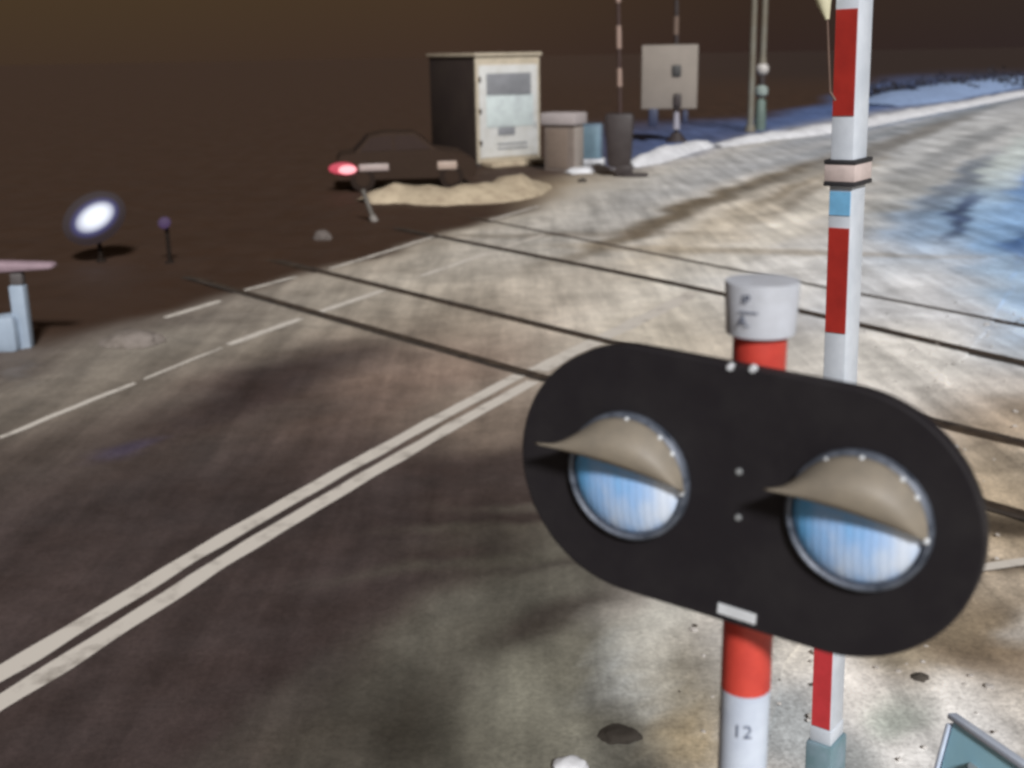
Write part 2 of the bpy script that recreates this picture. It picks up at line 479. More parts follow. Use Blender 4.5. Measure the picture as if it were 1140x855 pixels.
# ------------------------------------------------------------ road markings (worn white paint)
def paint_material():
    m = bpy.data.materials.new('worn_white_paint'); m.use_nodes = True
    nt = m.node_tree; N = nt.nodes; L = nt.links; p = N['Principled BSDF']
    tcn = N.new('ShaderNodeTexCoord')
    n = N.new('ShaderNodeTexNoise'); n.inputs['Scale'].default_value = 3; n.inputs['Detail'].default_value = 8; n.inputs['Roughness'].default_value = 0.7
    L.new(tcn.outputs['Object'], n.inputs['Vector'])
    rp = N.new('ShaderNodeValToRGB')
    rp.color_ramp.elements[0].position = 0.24; rp.color_ramp.elements[0].color = (0.26, 0.23, 0.20, 1)
    rp.color_ramp.elements[1].position = 0.48; rp.color_ramp.elements[1].color = (0.70, 0.66, 0.60, 1)
    L.new(n.outputs['Fac'], rp.inputs[0]); L.new(rp.outputs[0], p.inputs['Base Color'])
    p.inputs['Roughness'].default_value = 0.7
    return m
M_PAINT = paint_material()
def marking(s0, s1, t0, t1, wob=0.02):
    bm = bmesh.new(); rows = []; s = s0
    S = []
    while s < s1: S.append(s); s += 0.12
    S.append(s1)
    for s in S:
        a = t0 + wob * noise.noise(Vector((s * 2.1, 1, 0))); b = t1 + wob * noise.noise(Vector((s * 2.1, 7, 0)))
        p, q = road_pt(s, a), road_pt(s, b)
        rows.append((bm.verts.new((p.x, p.y, 0.017)), bm.verts.new((q.x, q.y, 0.017))))
    for A, B in zip(rows, rows[1:]): bm.faces.new((A[0], A[1], B[1], B[0]))
    o = link('road_marking', bm, M_PAINT); tag(o, kind='structure'); return o
def s_of(px, py): p = at(px, py); return road_coord(p.x, p.y)
sA = s_of(592, 418)[0]; sEnd = s_of(792, 328)[0]
marking(1, sA - 0.1, -0.20, -0.045); marking(1, sA - 0.25, 0.045, 0.20)
marking(sA + 0.15, sEnd, -0.16, 0.08, 0.04)
for (a, b, w) in [((0, 489), (150, 428), 0.09), ((160, 424), (248, 388), 0.06), ((255, 385), (335, 356), 0.14), ((352, 350), (428, 324), 0.14), ((470, 308), (545, 282), 0.12), ((560, 277), (606, 262), 0.10),
                  ((184, 355), (246, 336), 0.13), ((270, 325), (330, 309), 0.10), ((368, 300), (490, 262), 0.10), ((545, 246), (600, 230), 0.10)]:
    (sa, ta), (sb, tb) = s_of(*a), s_of(*b); tm = (ta + tb) / 2
    bm = bmesh.new(); rows = []
    n = max(2, int((sb - sa) / 0.15))
    for k in range(n + 1):
        u = k / n; s = sa + (sb - sa) * u; t = ta + (tb - ta) * u + 0.02 * noise.noise(Vector((s * 2, 3, 1)))
        ww = w * (0.6 + 0.4 * min(1, 6 * min(u, 1 - u) + 0.2))
        p, q = road_pt(s, t - ww / 2), road_pt(s, t + ww / 2)
        rows.append((bm.verts.new((p.x, p.y, 0.017)), bm.verts.new((q.x, q.y, 0.017))))
    for A, B in zip(rows, rows[1:]): bm.faces.new((A[0], A[1], B[1], B[0]))
    tag(link('road_marking', bm, M_PAINT), kind='structure')
# short edge line on the right below the tracks
a, b = at(1088, 637), at(1190, 622)
bm = bmesh.new(); d = (b - a).normalized(); nn = Vector((-d.y, d.x, 0)) * 0.05
bm.faces.new([bm.verts.new(v) for v in ((a - nn) + Vector((0, 0, .03)), (b - nn) + Vector((0, 0, .03)), (b + nn) + Vector((0, 0, .03)), (a + nn) + Vector((0, 0, .03)))])
tag(link('road_marking', bm, M_PAINT), kind='structure')

# ------------------------------------------------------------ rails
M_RAIL = material('dark_rail_steel', (0.045, 0.034, 0.028), 0.55, 0.3, wear=(0.10, 0.075, 0.055), wear_amt=0.4, scale=6)
M_GROOVE = material('flangeway_dirt', (0.022, 0.017, 0.014), 0.95, wear=(0.06, 0.045, 0.035), wear_amt=0.3, scale=5)
rail_labels = {'A': 'nearest rail of the crossing, cutting the double centre line beside the black signal board',
               'B': 'second rail from the viewer, running into the top edge of the black signal board',
               'C': 'third rail from the viewer, darkest line through the packed snow under the barrier boom',
               'D': 'farthest and faintest of the four rails across the snowy road'}
for k, pts in RAILS.items():
    P = [at(*q) for q in pts]
    P = [P[0] + (P[0] - P[1]).normalized() * 1.5] + P + [P[-1] + (P[-1] - P[-2]).normalized() * 8]
    C = catmull([(p.x, p.y) for p in P], 12)
    def sweep(prof, name, mat, parent=None):
        bm = bmesh.new(); rows = []
        for i, c in enumerate(C):
            d = (C[min(i + 1, len(C) - 1)] - C[max(i - 1, 0)]).normalized(); n = Vector((d.y, -d.x))
            sink = 0.05 * max(0, 1 - i / 9)
            rows.append([bm.verts.new((c.x + n.x * o, c.y + n.y * o, z - sink)) for o, z in prof])
        for A, B in zip(rows, rows[1:]):
            for j in range(len(prof) - 1): bm.faces.new((A[j], B[j], B[j + 1], A[j + 1]))
        return link(name, bm, mat, parent)
    thin = 0.7 if k == 'D' else 1.0
    ro = sweep([(-0.05 * thin, -0.02), (-0.05 * thin, 0.024), (-0.040 * thin, 0.030), (0.040 * thin, 0.030), (0.05 * thin, 0.024), (0.05 * thin, -0.02)], 'rail', M_RAIL)
    tag(ro, rail_labels[k], 'rail', 'rails across the road')
    if k != 'D':
        sweep([(0.052, 0.021), (0.13, 0.021)] if k in 'AC' else [(-0.13, 0.021), (-0.052, 0.021)], 'flangeway', M_GROOVE, ro)

# ------------------------------------------------------------ snow
M_SNOW = material('packed_snow', (0.80, 0.82, 0.86), 0.75, wear=(0.52, 0.53, 0.56), wear_amt=0.6, scale=3, bump=0.6)
M_SNOWD = material('dirty_snow', (0.50, 0.42, 0.30), 0.85, wear=(0.26, 0.20, 0.14), wear_amt=0.7, scale=3, bump=0.8)
M_SNOWB = material('blue_light_snow', (0.30, 0.42, 0.66), 0.7, wear=(0.20, 0.28, 0.46), wear_amt=0.6, scale=2, bump=0.6)  # bluish light painted into the snow colour
def bank(name, pts, width, height, mat, label, cat='snow bank', seed=0, kind=None):
    C = catmull(pts, 10); bm = bmesh.new(); rows = []; m = 11
    for i, c in enumerate(C):
        d = (C[min(i + 1, len(C) - 1)] - C[max(i - 1, 0)]).normalized(); n = Vector((d.y, -d.x)); u = i / (len(C) - 1)
        end = min(1, 5 * u, 5 * (1 - u)); row = []
        hh = height * (0.25 + 0.75 * end) * (0.75 + 0.5 * noise.noise(Vector((c.x * 0.5, c.y * 0.5, seed))))
        for j in range(m):
            v = j / (m - 1) * 2 - 1
            o = v * width * (0.45 + 0.55 * end) * (1 + 0.2 * noise.noise(Vector((c.x * 0.8, seed, v))))
            z = hh * (1 - v * v) * (1 + 0.35 * noise.noise(Vector((c.x * 1.7, c.y * 1.7 + v * 2, seed + 3))))
            row.append(bm.verts.new((c.x + n.x * o, c.y + n.y * o, max(z, -0.02) - 0.015 * (abs(v) > 0.99))))
        rows.append(row)
    for A, B in zip(rows, rows[1:]):
        for j in range(m - 1): bm.faces.new((A[j], A[j + 1], B[j + 1], B[j]))
    o = link(name, bm, mat, None, True); tag(o, label, cat, kind=kind); return o
def gp(*px): return [tuple(at(*p)[:2]) for p in px]
bank('snow_bank', gp((795, 163), (850, 155), (920, 146), (1000, 131), (1080, 116), (1150, 103), (1220, 93)), 0.85, 0.32, M_SNOW, 'long white snow bank along the far edge of the road, under the two masts', seed=1)
bank('snow_bank', gp((700, 186), (735, 176), (765, 167), (790, 162)), 0.55, 0.34, M_SNOW, 'short white snow bank at the road edge beneath the grey signal board', seed=4)
bank('snow_bank', gp((405, 226), (450, 222), (505, 224), (560, 218), (602, 207)), 0.85, 0.46, M_SNOWD, 'dirty beige snow bank in front of the dark parked car', seed=9)
bank('snow_bank', gp((632, 193), (655, 191), (672, 188)), 0.4, 0.2, M_SNOW, 'small white drift at the foot of the pale blue box', seed=12)
bank('snow_bank', gp((975, 118), (1040, 106), (1100, 97), (1180, 88)), 3.0, 0.7, M_SNOWB, 'blue tinted snow bank beyond the road at the right edge', seed=15)
# dark stones / lumps
M_STONE = material('dark_stone', (0.07, 0.06, 0.05), 0.9, scale=12, bump=0.6)
def lump(name, px, py, r, mat, label, cat, h=0.6, seed=0):
    p = at(px, py); bm = bmesh.new(); bmesh.ops.create_icosphere(bm, subdivisions=3, radius=1)
    for v in bm.verts:
        k = 1 + 0.28 * noise.noise(v.co * 1.6 + Vector((seed, 0, 0))) + 0.1 * noise.noise(v.co * 4)
        v.co = Vector((v.co.x * r * k, v.co.y * r * k * 0.8, v.co.z * r * h * k))
    o = link(name, bm, mat, None, True); o.location = (p.x, p.y, r * h * 0.45); tag(o, label, cat); return o
lump('stone', 1024, 758, 0.05, M_STONE, 'dark stone on the slush below the right end of the signal board', 'stone', seed=1)
lump('ice_lump', 690, 822, 0.10, M_STONE, 'dark lump of frozen mud at the road edge left of the striped post', 'ice lump', 0.35, seed=2)
lump('stone', 648, 203, 0.13, M_STONE, 'dark stone on the road in front of the small capped cabinet', 'stone', seed=3)
M_SNOWG = material('grey_snow', (0.24, 0.21, 0.19), 0.85, wear=(0.14, 0.12, 0.10), wear_amt=0.6, scale=6, bump=0.6)
lump('snow_heap', 148, 384, 0.34, M_SNOWG, 'low grey heap of snow left of the dashed road lines', 'snow heap', 0.35, seed=5)
lump('snow_heap', 634, 858, 0.09, M_SNOW, 'small white clod of snow at the bottom edge of the view', 'snow heap', 0.5, seed=6)

# ------------------------------------------------------------ foreground signal
M_BLACK = material('black_board_enamel', (0.017, 0.015, 0.018), 0.6, wear=(0.026, 0.024, 0.026), wear_amt=0.6, scale=9, spec=0.18)
M_WHITE = material('white_post_paint', (0.66, 0.74, 0.86), 0.5, wear=(0.48, 0.55, 0.68), wear_amt=0.5, scale=9)
M_RED = material('red_post_paint', (0.68, 0.075, 0.05), 0.5, wear=(0.5, 0.045, 0.035), wear_amt=0.5, scale=12)
M_STEEL = material('galvanised_steel', (0.45, 0.48, 0.50), 0.45, 0.5, scale=30)
M_LABEL = material('reflective_label', (0.72, 0.76, 0.80), 0.4)
M_MARK = material('faded_lettering', (0.07, 0.09, 0.16), 0.8)
D1, D2 = 1.84, 1.65
L1 = at_depth(702, 528, D1); L2 = at_depth(957, 577, D2)
# panel axes: vertical board, long axis through both lenses (levelled), normal towards the viewer
ax = (L2 - L1); ax.z = 0; ax.normalize()
nrm = Vector((ax.y, -ax.x, 0))
PC = (L1 + L2) / 2
half = (L2 - L1).length / 2
# post stands behind the board
def panel_pt(u, v, w=0): return PC + ax * u + Vector((0, 0, v)) + nrm * w
def panel_hit(px, py, w=0.0):
    o = Vector((0, 0, CAM_H)); d = ray(px, py); pl = PC + nrm * w
    t = (pl - o).dot(nrm) / d.dot(nrm); q = o + d * t - PC
    return q.dot(ax), q.z
PU = panel_hit(825, 385)[0]
PR = 0.040
pp = panel_pt(PU, 0, -0.075)
sig = thing('crossing_signal', (pp.x, pp.y, 0), 'large black oval signal board with two hooded lenses on a red and white post', 'signal')
def to_local(o, parent):      # world-built mesh under a translated parent
    o.parent = parent; o.matrix_parent_inverse = Matrix.Translation(-parent.location); return o
# height of band edges on the post from the photograph's rows
def z_on(px, py, base):
    d = ray(px, py); t = (Vector(base[:2]).length) / Vector(d[:2]).length
    return CAM_H + d.z * t
zc = [z_on(846, y, pp) for y in (312, 371)]
zr = [z_on(835, y, pp) for y in (764,)]
bm = bmesh.new(); add_lathe(bm, [(PR, 0), (PR, 0.3)], 40); bm.free()
def post_band(z0, z1, mat, name, r=PR):
    bm = bmesh.new(); add_lathe(bm, [(r - 0.002, z0), (r, z0 + 0.001), (r, z1 - 0.001), (r - 0.002, z1)], 40); return link(name, bm, mat, sig, True)
ZB = zr[0]; ZTOP = zc[1]
post_band(0, ZB - 0.0, M_WHITE, 'post')
post_band(ZB, ZB + 0.32, M_RED, 'red_band')
post_band(ZB + 0.32, ZTOP - 0.09, M_WHITE, 'white_band')
post_band(ZTOP - 0.09, ZTOP + 0.002, M_RED, 'red_band')
M_CAP = material('white_cap', (0.60, 0.64, 0.72), 0.5, wear=(0.40, 0.42, 0.46), wear_amt=0.6, scale=7)
bm = bmesh.new(); add_lathe(bm, [(0.046, ZTOP), (0.051, ZTOP + 0.002), (0.055, zc[0] - 0.003), (0.054, zc[0]), (0.02, zc[0] + 0.004)], 48)
cap = link('cap', bm, M_CAP, sig, True)

def text_mesh(txt, size):
    cu = bpy.data.curves.new('t', 'FONT'); cu.body = txt; cu.size = size; cu.resolution_u = 3; cu.align_x = 'CENTER'; cu.align_y = 'CENTER'
    ob = bpy.data.objects.new('t', cu); COL.objects.link(ob)
    dg = bpy.context.evaluated_depsgraph_get(); me = bpy.data.meshes.new_from_object(ob.evaluated_get(dg))
    bpy.data.objects.remove(ob); bpy.data.curves.remove(cu); return me
def wrap_text(txt, size, ang0, z, r, parent, mat=None):
    me = text_mesh(txt, size)
    bm = bmesh.new(); bm.from_mesh(me)
    bmesh.ops.subdivide_edges(bm, edges=bm.edges[:], cuts=1)
    for v in bm.verts:
        a = ang0 + v.co.x / r; v.co = Vector((r * math.cos(a), r * math.sin(a), z + v.co.y))
    return link('lettering', bm, mat or M_MARK, parent)
# direction on the post that faces the viewer
vd = math.atan2(-pp.y, -pp.x)
wrap_text('IP', 0.020, vd - 0.42, zc[0] - 0.020, 0.0560, cap)
wrap_text('—', 0.030, vd - 0.35, zc[0] - 0.037, 0.0560, cap)
wrap_text('A.', 0.024, vd - 0.45, zc[0] - 0.052, 0.0560, cap)
wrap_text('12', 0.034, vd - 0.05, ZB - 0.062, PR + 0.0012, sig)

# board: stadium with rolled rim
BR = 0.204
_l, _r = panel_hit(584, 520), panel_hit(1100, 592)
BL = (_r[0] - _l[0]) / 2 - BR; BCU = (_r[0] + _l[0]) / 2; BCV = -0.004; BTILT = R(-3.2)
def board_pt(u, v, w): return panel_pt(BCU + u * math.cos(BTILT) - v * math.sin(BTILT), BCV + u * math.sin(BTILT) + v * math.cos(BTILT), w)
def stadium(n, r, l):
    out = []
    for k in range(n): a = -math.pi / 2 + math.pi * k / (n - 1); out.append((l + r * math.cos(a), r * math.sin(a)))
    for k in range(n): a = math.pi / 2 + math.pi * k / (n - 1); out.append((-l + r * math.cos(a), r * math.sin(a)))
    return out
bm = bmesh.new()
layers = [(BR - 0.012, -0.022), (BR, -0.018), (BR, 0.006), (BR - 0.003, 0.0075)]
rows = []
for (r, w) in layers: rows.append([bm.verts.new(board_pt(u, v, w)) for u, v in stadium(40, r, BL)])
n = len(rows[0])
for A, B in zip(rows, rows[1:]):
    for k in range(n): bm.faces.new((A[k], A[(k + 1) % n], B[(k + 1) % n], B[k]))
bm.faces.new(rows[0]); bm.faces.new(rows[-1])
bmesh.ops.recalc_face_normals(bm, faces=bm.faces[:])
board = to_local(link('signal_board', bm, M_BLACK), sig)
# clamp plates between board and post
for v in (0.13, -0.13):
    bm = bmesh.new()
    q = panel_pt(PU, v, -0.045); ang = math.atan2(ax.y, ax.x)
    add_box(bm, q, (0.12, 0.05, 0.03), 0.003, Matrix.Rotation(ang, 4, 'Z'))
    to_local(link('clamp', bm, M_BLACK), sig)
# label plate at the board's lower edge, bolts
u, v = panel_hit(820, 683, 0.008)
bm = bmesh.new(); add_box(bm, panel_pt(u, v, 0.008), (0.062, 0.004, 0.017), 0.001, Matrix.Rotation(math.atan2(ax.y, ax.x), 4, 'Z') @ Matrix.Rotation(R(4), 4, 'Y'))
to_local(link('label_plate', bm, M_LABEL), sig)
for (px, py) in ((813, 409), (838, 411), (823, 525), (822, 576)):
    u, v = panel_hit(px, py, 0.008); bm = bmesh.new()
    add_cyl(bm, panel_pt(u, v, 0.003), panel_pt(u, v, 0.011), 0.0062, 0.0045, 12)
    to_local(link('bolt', bm, M_STEEL if py > 450 else M_LABEL), sig)
# lenses
def lens_material():
    m = bpy.data.materials.new('pale_blue_lens'); m.use_nodes = True
    nt = m.node_tree; N = nt.nodes; L = nt.links; p = N['Principled BSDF']
    tcn = N.new('ShaderNodeTexCoord'); mp = N.new('ShaderNodeMapping'); mp.inputs['Scale'].default_value = (16, 6, 7)
    nz = N.new('ShaderNodeTexNoise'); nz.inputs['Scale'].default_value = 1.4; nz.inputs['Detail'].default_value = 4
    L.new(tcn.outputs['Object'], mp.inputs[0]); L.new(mp.outputs[0], nz.inputs['Vector'])
    sp = N.new('ShaderNodeSeparateXYZ'); L.new(tcn.outputs['Object'], sp.inputs[0])
    ad = N.new('ShaderNodeMath'); ad.operation = 'MULTIPLY_ADD'; ad.inputs[1].default_value = 4.2; ad.inputs[2].default_value = 0.42
    L.new(sp.outputs['X'], ad.inputs[0])
    a2 = N.new('ShaderNodeMath'); a2.operation = 'MULTIPLY_ADD'; a2.inputs[1].default_value = 1.3
    L.new(nz.outputs['Fac'], a2.inputs[0])
    a3 = N.new('ShaderNodeMath'); a3.operation = 'SUBTRACT'; a3.inputs[1].default_value = 0.62
    L.new(ad.outputs[0], a2.inputs[2]); L.new(a2.outputs[0], a3.inputs[0])
    rp = N.new('ShaderNodeValToRGB')
    rp.color_ramp.elements[0].position = 0.1; rp.color_ramp.elements[0].color = (0.16, 0.52, 1.0, 1)  # reflected light painted into the lens colour, blue left to pale right
    rp.color_ramp.elements[1].position = 0.85; rp.color_ramp.elements[1].color = (0.70, 0.80, 0.95, 1)
    e = rp.color_ramp.elements.new(0.45); e.color = (0.36, 0.60, 1.0, 1)
    L.new(a3.outputs[0], rp.inputs[0]); L.new(rp.outputs[0], p.inputs['Base Color'])
    p.inputs['Roughness'].default_value = 0.25; p.inputs['Coat Weight'].default_value = 0.6; p.inputs['Coat Roughness'].default_value = 0.08
    wv = N.new('ShaderNodeTexWave'); wv.inputs['Scale'].default_value = 26; wv.inputs['Distortion'].default_value = 0.6; wv.bands_direction = 'X'
    L.new(tcn.outputs['Object'], wv.inputs['Vector'])
    wv2 = N.new('ShaderNodeTexNoise'); wv2.inputs['Scale'].default_value = 16; wv2.inputs['Detail'].default_value = 5; L.new(mp.outputs[0], wv2.inputs['Vector'])
    sm_ = N.new('ShaderNodeMath'); sm_.operation = 'ADD'; L.new(wv.outputs['Fac'], sm_.inputs[0]); L.new(wv2.outputs['Fac'], sm_.inputs[1])
    bp = N.new('ShaderNodeBump'); bp.inputs['Strength'].default_value = 0.10; bp.inputs['Distance'].default_value = 0.004
    L.new(sm_.outputs[0], bp.inputs['Height']); L.new(bp.outputs[0], p.inputs['Normal'])
    return m
M_LENS = lens_material()
M_RIM = material('dull_lens_rim', (0.03, 0.04, 0.06), 0.5, 0.2, wear=(0.13, 0.15, 0.19), wear_amt=0.2, scale=30)
M_VISOR = material('beige_visor', (0.27, 0.235, 0.185), 0.55, wear=(0.19, 0.17, 0.14), wear_amt=0.6, scale=14)  # beige shell with random darker tone
LR = 0.095
BASIS = Matrix(((ax.x, nrm.x, 0), (ax.y, nrm.y, 0), (0, 0, 1))).to_4x4()   # local x = along board, y = outwards, z = up
for C, (tipx, tipy), (ex, ey) in ((L1, (597, 492), (764, 545)), (L2, (852, 543), (1026, 598))):
    u0 = (C - PC).dot(ax); v0 = C.z - PC.z
    M = Matrix.Translation(panel_pt(u0, v0, 0.006)) @ BASIS
    # lens dome
    bm = bmesh.new()
    add_lathe(bm, [(LR * math.cos(R(a)), 0.030 * math.sin(R(a))) for a in range(0, 90, 9)] + [(0.0015, 0.030)], 48, Matrix.Rotation(R(-90), 4, 'X'))
    lens = link('lens', bm, M_LENS, None, True); lens.parent = sig; lens.matrix_parent_inverse = Matrix.Translation(-sig.location); lens.matrix_basis = M
    # rim
    bm = bmesh.new(); prof = [(LR - 0.002, 0.0), (LR - 0.001, 0.012), (LR + 0.004, 0.016), (LR + 0.009, 0.012), (LR + 0.010, 0.0)]
    rings = [[bm.verts.new((r * math.cos(2 * math.pi * k / 56), y, r * math.sin(2 * math.pi * k / 56))) for k in range(56)] for r, y in prof]
    for A, B in zip(rings, rings[1:]):
        for k in range(56): bm.faces.new((A[k], B[k], B[(k + 1) % 56], A[(k + 1) % 56]))
    rim = link('lens_rim', bm, M_RIM, None, True); rim.parent = lens
    # visor: a shell that springs from the rim's upper arc and ends in a straight jutting lip
    TL = 0.060
    tu, tv = panel_hit(tipx, tipy, TL); tu -= u0; tv -= v0
    eu, ev = panel_hit(ex, ey, 0.028); eu -= u0; ev -= v0
    bm = bmesh.new(); nA, nB = 36, 9; grid = []
    a_start, a_end = R(158), R(-4)
    for i in range(nA + 1):
        q = i / nA; a = a_start + (a_end - a_start) * q
        base = Vector(((LR + 0.004) * math.cos(a), 0.012, (LR + 0.004) * math.sin(a)))
        lip = Vector((tu, TL, tv)).lerp(Vector((eu, 0.028, ev)), q ** 0.9)
        sag = math.sin(math.pi * q); lip.y += 0.014 * sag; lip.z += 0.012 * sag
        row = []
        for j in range(nB + 1):
            w = j / nB; p = base.lerp(lip, w); p.y += 0.022 * math.sin(math.pi * w) * sag ** 0.5; p.z += 0.004 * math.sin(math.pi * w) * sag
            row.append(bm.verts.new(p))
        grid.append(row)
    for A, B in zip(grid, grid[1:]):
        for j in range(nB): bm.faces.new((A[j], A[j + 1], B[j + 1], B[j]))
    bmesh.ops.recalc_face_normals(bm, faces=bm.faces[:])
    vis = link('visor', bm, M_VISOR, None, True); vis.parent = lens
    so = vis.modifiers.new('thick', 'SOLIDIFY'); so.thickness = 0.0025; so.offset = 0
    for a in (118, 88, 52, 34, -3):
        if a == 118 and C is L1: continue
        bm = bmesh.new(); c = Vector(((LR + 0.002) * math.cos(R(a)), 0.016, (LR + 0.002) * math.sin(R(a))))
        bmesh.ops.create_uvsphere(bm, u_segments=12, v_segments=8, radius=0.0042 if a != -3 else 0.0055, matrix=Matrix.Translation(c))
        b_ = link('rim_screw', bm, M_LABEL, None, True); b_.parent = lens

# ------------------------------------------------------------ foreground barrier boom (raised)
M_BWHITE = material('boom_white', (0.66, 0.72, 0.80), 0.45, wear=(0.52, 0.58, 0.66), wear_amt=0.5, scale=8)
M_BRED = material('boom_red', (0.40, 0.030, 0.022), 0.45, wear=(0.30, 0.022, 0.018), wear_amt=0.6, scale=14)
M_BRED2 = material('boom_red_low', (0.62, 0.05, 0.06), 0.45, wear=(0.5, 0.04, 0.045), wear_amt=0.6, scale=14)
M_TEAL = material('teal_grey_hub', (0.16, 0.26, 0.30), 0.55, wear=(0.24, 0.33, 0.40), wear_amt=0.5, scale=14)
M_DARKB = material('black_strap', (0.03, 0.03, 0.035), 0.6)
M_PINK = material('pale_pink_collar', (0.66, 0.56, 0.54), 0.5)
bt = at_depth(949, 0, 3.1); bb = at_depth(930, 815, 3.1 * 1.13 / 0.95)
DB = Vector(bb[:2]).length
bb2 = Vector((bb.x, bb.y, 0))
face = math.atan2(-bb.y, -bb.x) + R(90)       # striped face towards the viewer, turned a little to the left
yaw = face + R(-22)
TILT = R(-1.3)
boom = thing('barrier_boom', bb2, 'near red and white barrier boom standing upright behind the black signal board', 'barrier', yaw)
boom.rotation_mode = 'QUATERNION'
BQ = (Matrix.Rotation(TILT, 4, 'Y') @ Matrix.Rotation(yaw, 4, 'Z')); boom.rotation_quaternion = BQ.to_quaternion()
zb = lambda y, x=935: z_on(x, y, bb2)
W, Dp = 0.066, 0.092
axu = Vector((0, 0, 1))
zb0 = zb(818, 918)
bm = bmesh.new(); add_box(bm, (0, 0, (zb0 + 4.6) / 2), (W, Dp, 4.6 - zb0), 0.004)
link('boom_arm', bm, M_BWHITE, boom, True)
def band(y0, y1, xs, mat, name='red_band'):
    z0, z1 = zb(y1, xs), zb(y0, xs)
    box_obj(name, (-0.0, Dp / 2 * 0 - 0, (z0 + z1) / 2), (0.001, 0.001, 0.001), mat, boom) if False else None
    # sticker on the viewer-side face (local -x/-y chosen by side)
    bm = bmesh.new(); add_box(bm, (FX, FY, (z0 + z1) / 2), FS + (z1 - z0,)); return link(name, bm, mat, boom)
# the face that looks at the viewer: local +x or -x axis, found from geometry
rot = Matrix.Rotation(yaw, 3, 'Z'); tov = Vector((-bb.x, -bb.y, 0)).normalized()
best = max(((rot @ Vector(n)).dot(tov), n) for n in ((1, 0, 0), (-1, 0, 0), (0, 1, 0), (0, -1, 0)))[1]
if best[0]: FX, FY, FS = best[0] * (W / 2 + 0.001), 0, (0.003, Dp * 0.88)
else: FX, FY, FS = 0, best[1] * (Dp / 2 + 0.001), (W * 0.9, 0.003)
band(10, 127, 944, M_BRED); band(250, 365, 937, M_BRED); band(487, 600, 930, M_BRED); band(700, 800, 917, M_BRED2)
band(-240, -110, 948, M_BRED)
def collar(y0, y1, x, mat, name, grow):
    z0, z1 = zb(y1, x), zb(y0, x); bm = bmesh.new(); add_box(bm, (0, 0, (z0 + z1) / 2), (W + grow, Dp + grow, z1 - z0), 0.003); return link(name, bm, mat, boom, True)
cl = collar(180, 199, 942, M_PINK, 'collar', 0.022)
for a, b in ((175, 180), (199, 204)):
    s_ = collar(a, b, 942, M_DARKB, 'strap', 0.026)
M_BLUEP = material('blue_sticker', (0.20, 0.50, 0.80), 0.4)
band(210, 236, 941, M_BLUEP, 'blue_sticker')
# boom tip lamp bracket and its thin cable
M_CREAM = material('cream_bracket', (0.62, 0.60, 0.42), 0.5)
p_l = at_depth(914, 4, 3.05); p_l = Vector((p_l.x, p_l.y, p_l.z))
inv = Matrix.Translation(boom.location) @ BQ
inv = inv.inverted()
def bl(px, py, dep): return inv @ at_depth(px, py, dep)
c1 = bl(914, -14, 3.08); c2 = bl(921, 22, 3.08); c3 = bl(940, -6, 3.1)
bm = bmesh.new()
add_cyl(bm, c1 + Vector((0, 0, 0.06)), c1, 0.028, 0.026, 20); add_cyl(bm, c1, c1.lerp(c2, 0.45), 0.026, 0.020, 20); add_cyl(bm, c1.lerp(c2, 0.45), c2, 0.020, 0.006, 20)
add_cyl(bm, c1, c3, 0.008, n=10)
link('boom_lamp', bm, M_CREAM, boom, True)
bm = bmesh.new(); add_cyl(bm, c2, bl(924, 102, 3.12), 0.0035, n=8); add_cyl(bm, bl(924, 102, 3.12), bl(930, 112, 3.12), 0.0035, n=8)
link('cable', bm, material('brown_cable', (0.14, 0.09, 0.07), 0.6), boom)
# hub and machine below
bm = bmesh.new(); add_box(bm, (0, 0, zb0 - 0.27), (0.09, 0.12, 0.54), 0.01); link('boom_socket', bm, M_TEAL, boom, True)
bm = bmesh.new(); add_box(bm, (0, 0, (zb0 - 0.45) / 2), (0.20, 0.26, zb0 - 0.45), 0.03); link('drive_cabinet', bm, material('pale_drive_box', (0.50, 0.56, 0.60), 0.5, scale=6), boom, True)
bm = bmesh.new(); add_box(bm, (0, 0, zb(810, 918)), (W + 0.004, Dp + 0.004, 0.05), 0.003); link('white_band', bm, M_BWHITE, boom, True)

# ------------------------------------------------------------ blue board with white frame at the lower right corner
zl = 1.85
k0, k1 = at(1060, 793, zl), at(1146, 852, zl)
e2n = (k1 - k0).normalized(); LW, LH = 0.62, 0.46
mid = k0 + e2n * LW / 2
cbx = thing('information_board', (mid.x, mid.y, 0), 'light blue board with a white frame at the bottom right corner', 'board', math.atan2(e2n.y, e2n.x))
M_LIDB = material('light_blue_panel', (0.44, 0.78, 0.95), 0.4, wear=(0.36, 0.70, 0.92), wear_amt=0.5, scale=5)
LEAN = Matrix.Translation((0, 0, zl)) @ Matrix.Rotation(R(-12), 4, 'X') @ Matrix.Translation((0, 0, -zl))
bm = bmesh.new(); add_box(bm, (0, 0, zl - LH / 2), (LW - 0.03, 0.012, LH - 0.03), 0.002); bmesh.ops.transform(bm, matrix=LEAN, verts=bm.verts[:]); link('panel', bm, M_LIDB, cbx)
bm = bmesh.new()
add_box(bm, (0, 0, zl - 0.007), (LW, 0.026, 0.014), 0.003); add_box(bm, (0, 0, zl - LH + 0.012), (LW, 0.045, 0.024), 0.006)
for s_ in (-1, 1): add_box(bm, (s_ * (LW / 2 - 0.005), 0, zl - LH / 2), (0.010, 0.024, LH - 0.05), 0.003)
bmesh.ops.transform(bm, matrix=LEAN, verts=bm.verts[:]); link('frame', bm, M_WHITE, cbx, True)
for s_ in (-1, 1):
    bm = bmesh.new(); add_cyl(bm, (s_ * 0.2, -0.02, 0), (s_ * 0.2, -0.02, zl - 0.07), 0.022, n=14); link('leg', bm, M_STEEL, cbx, True)

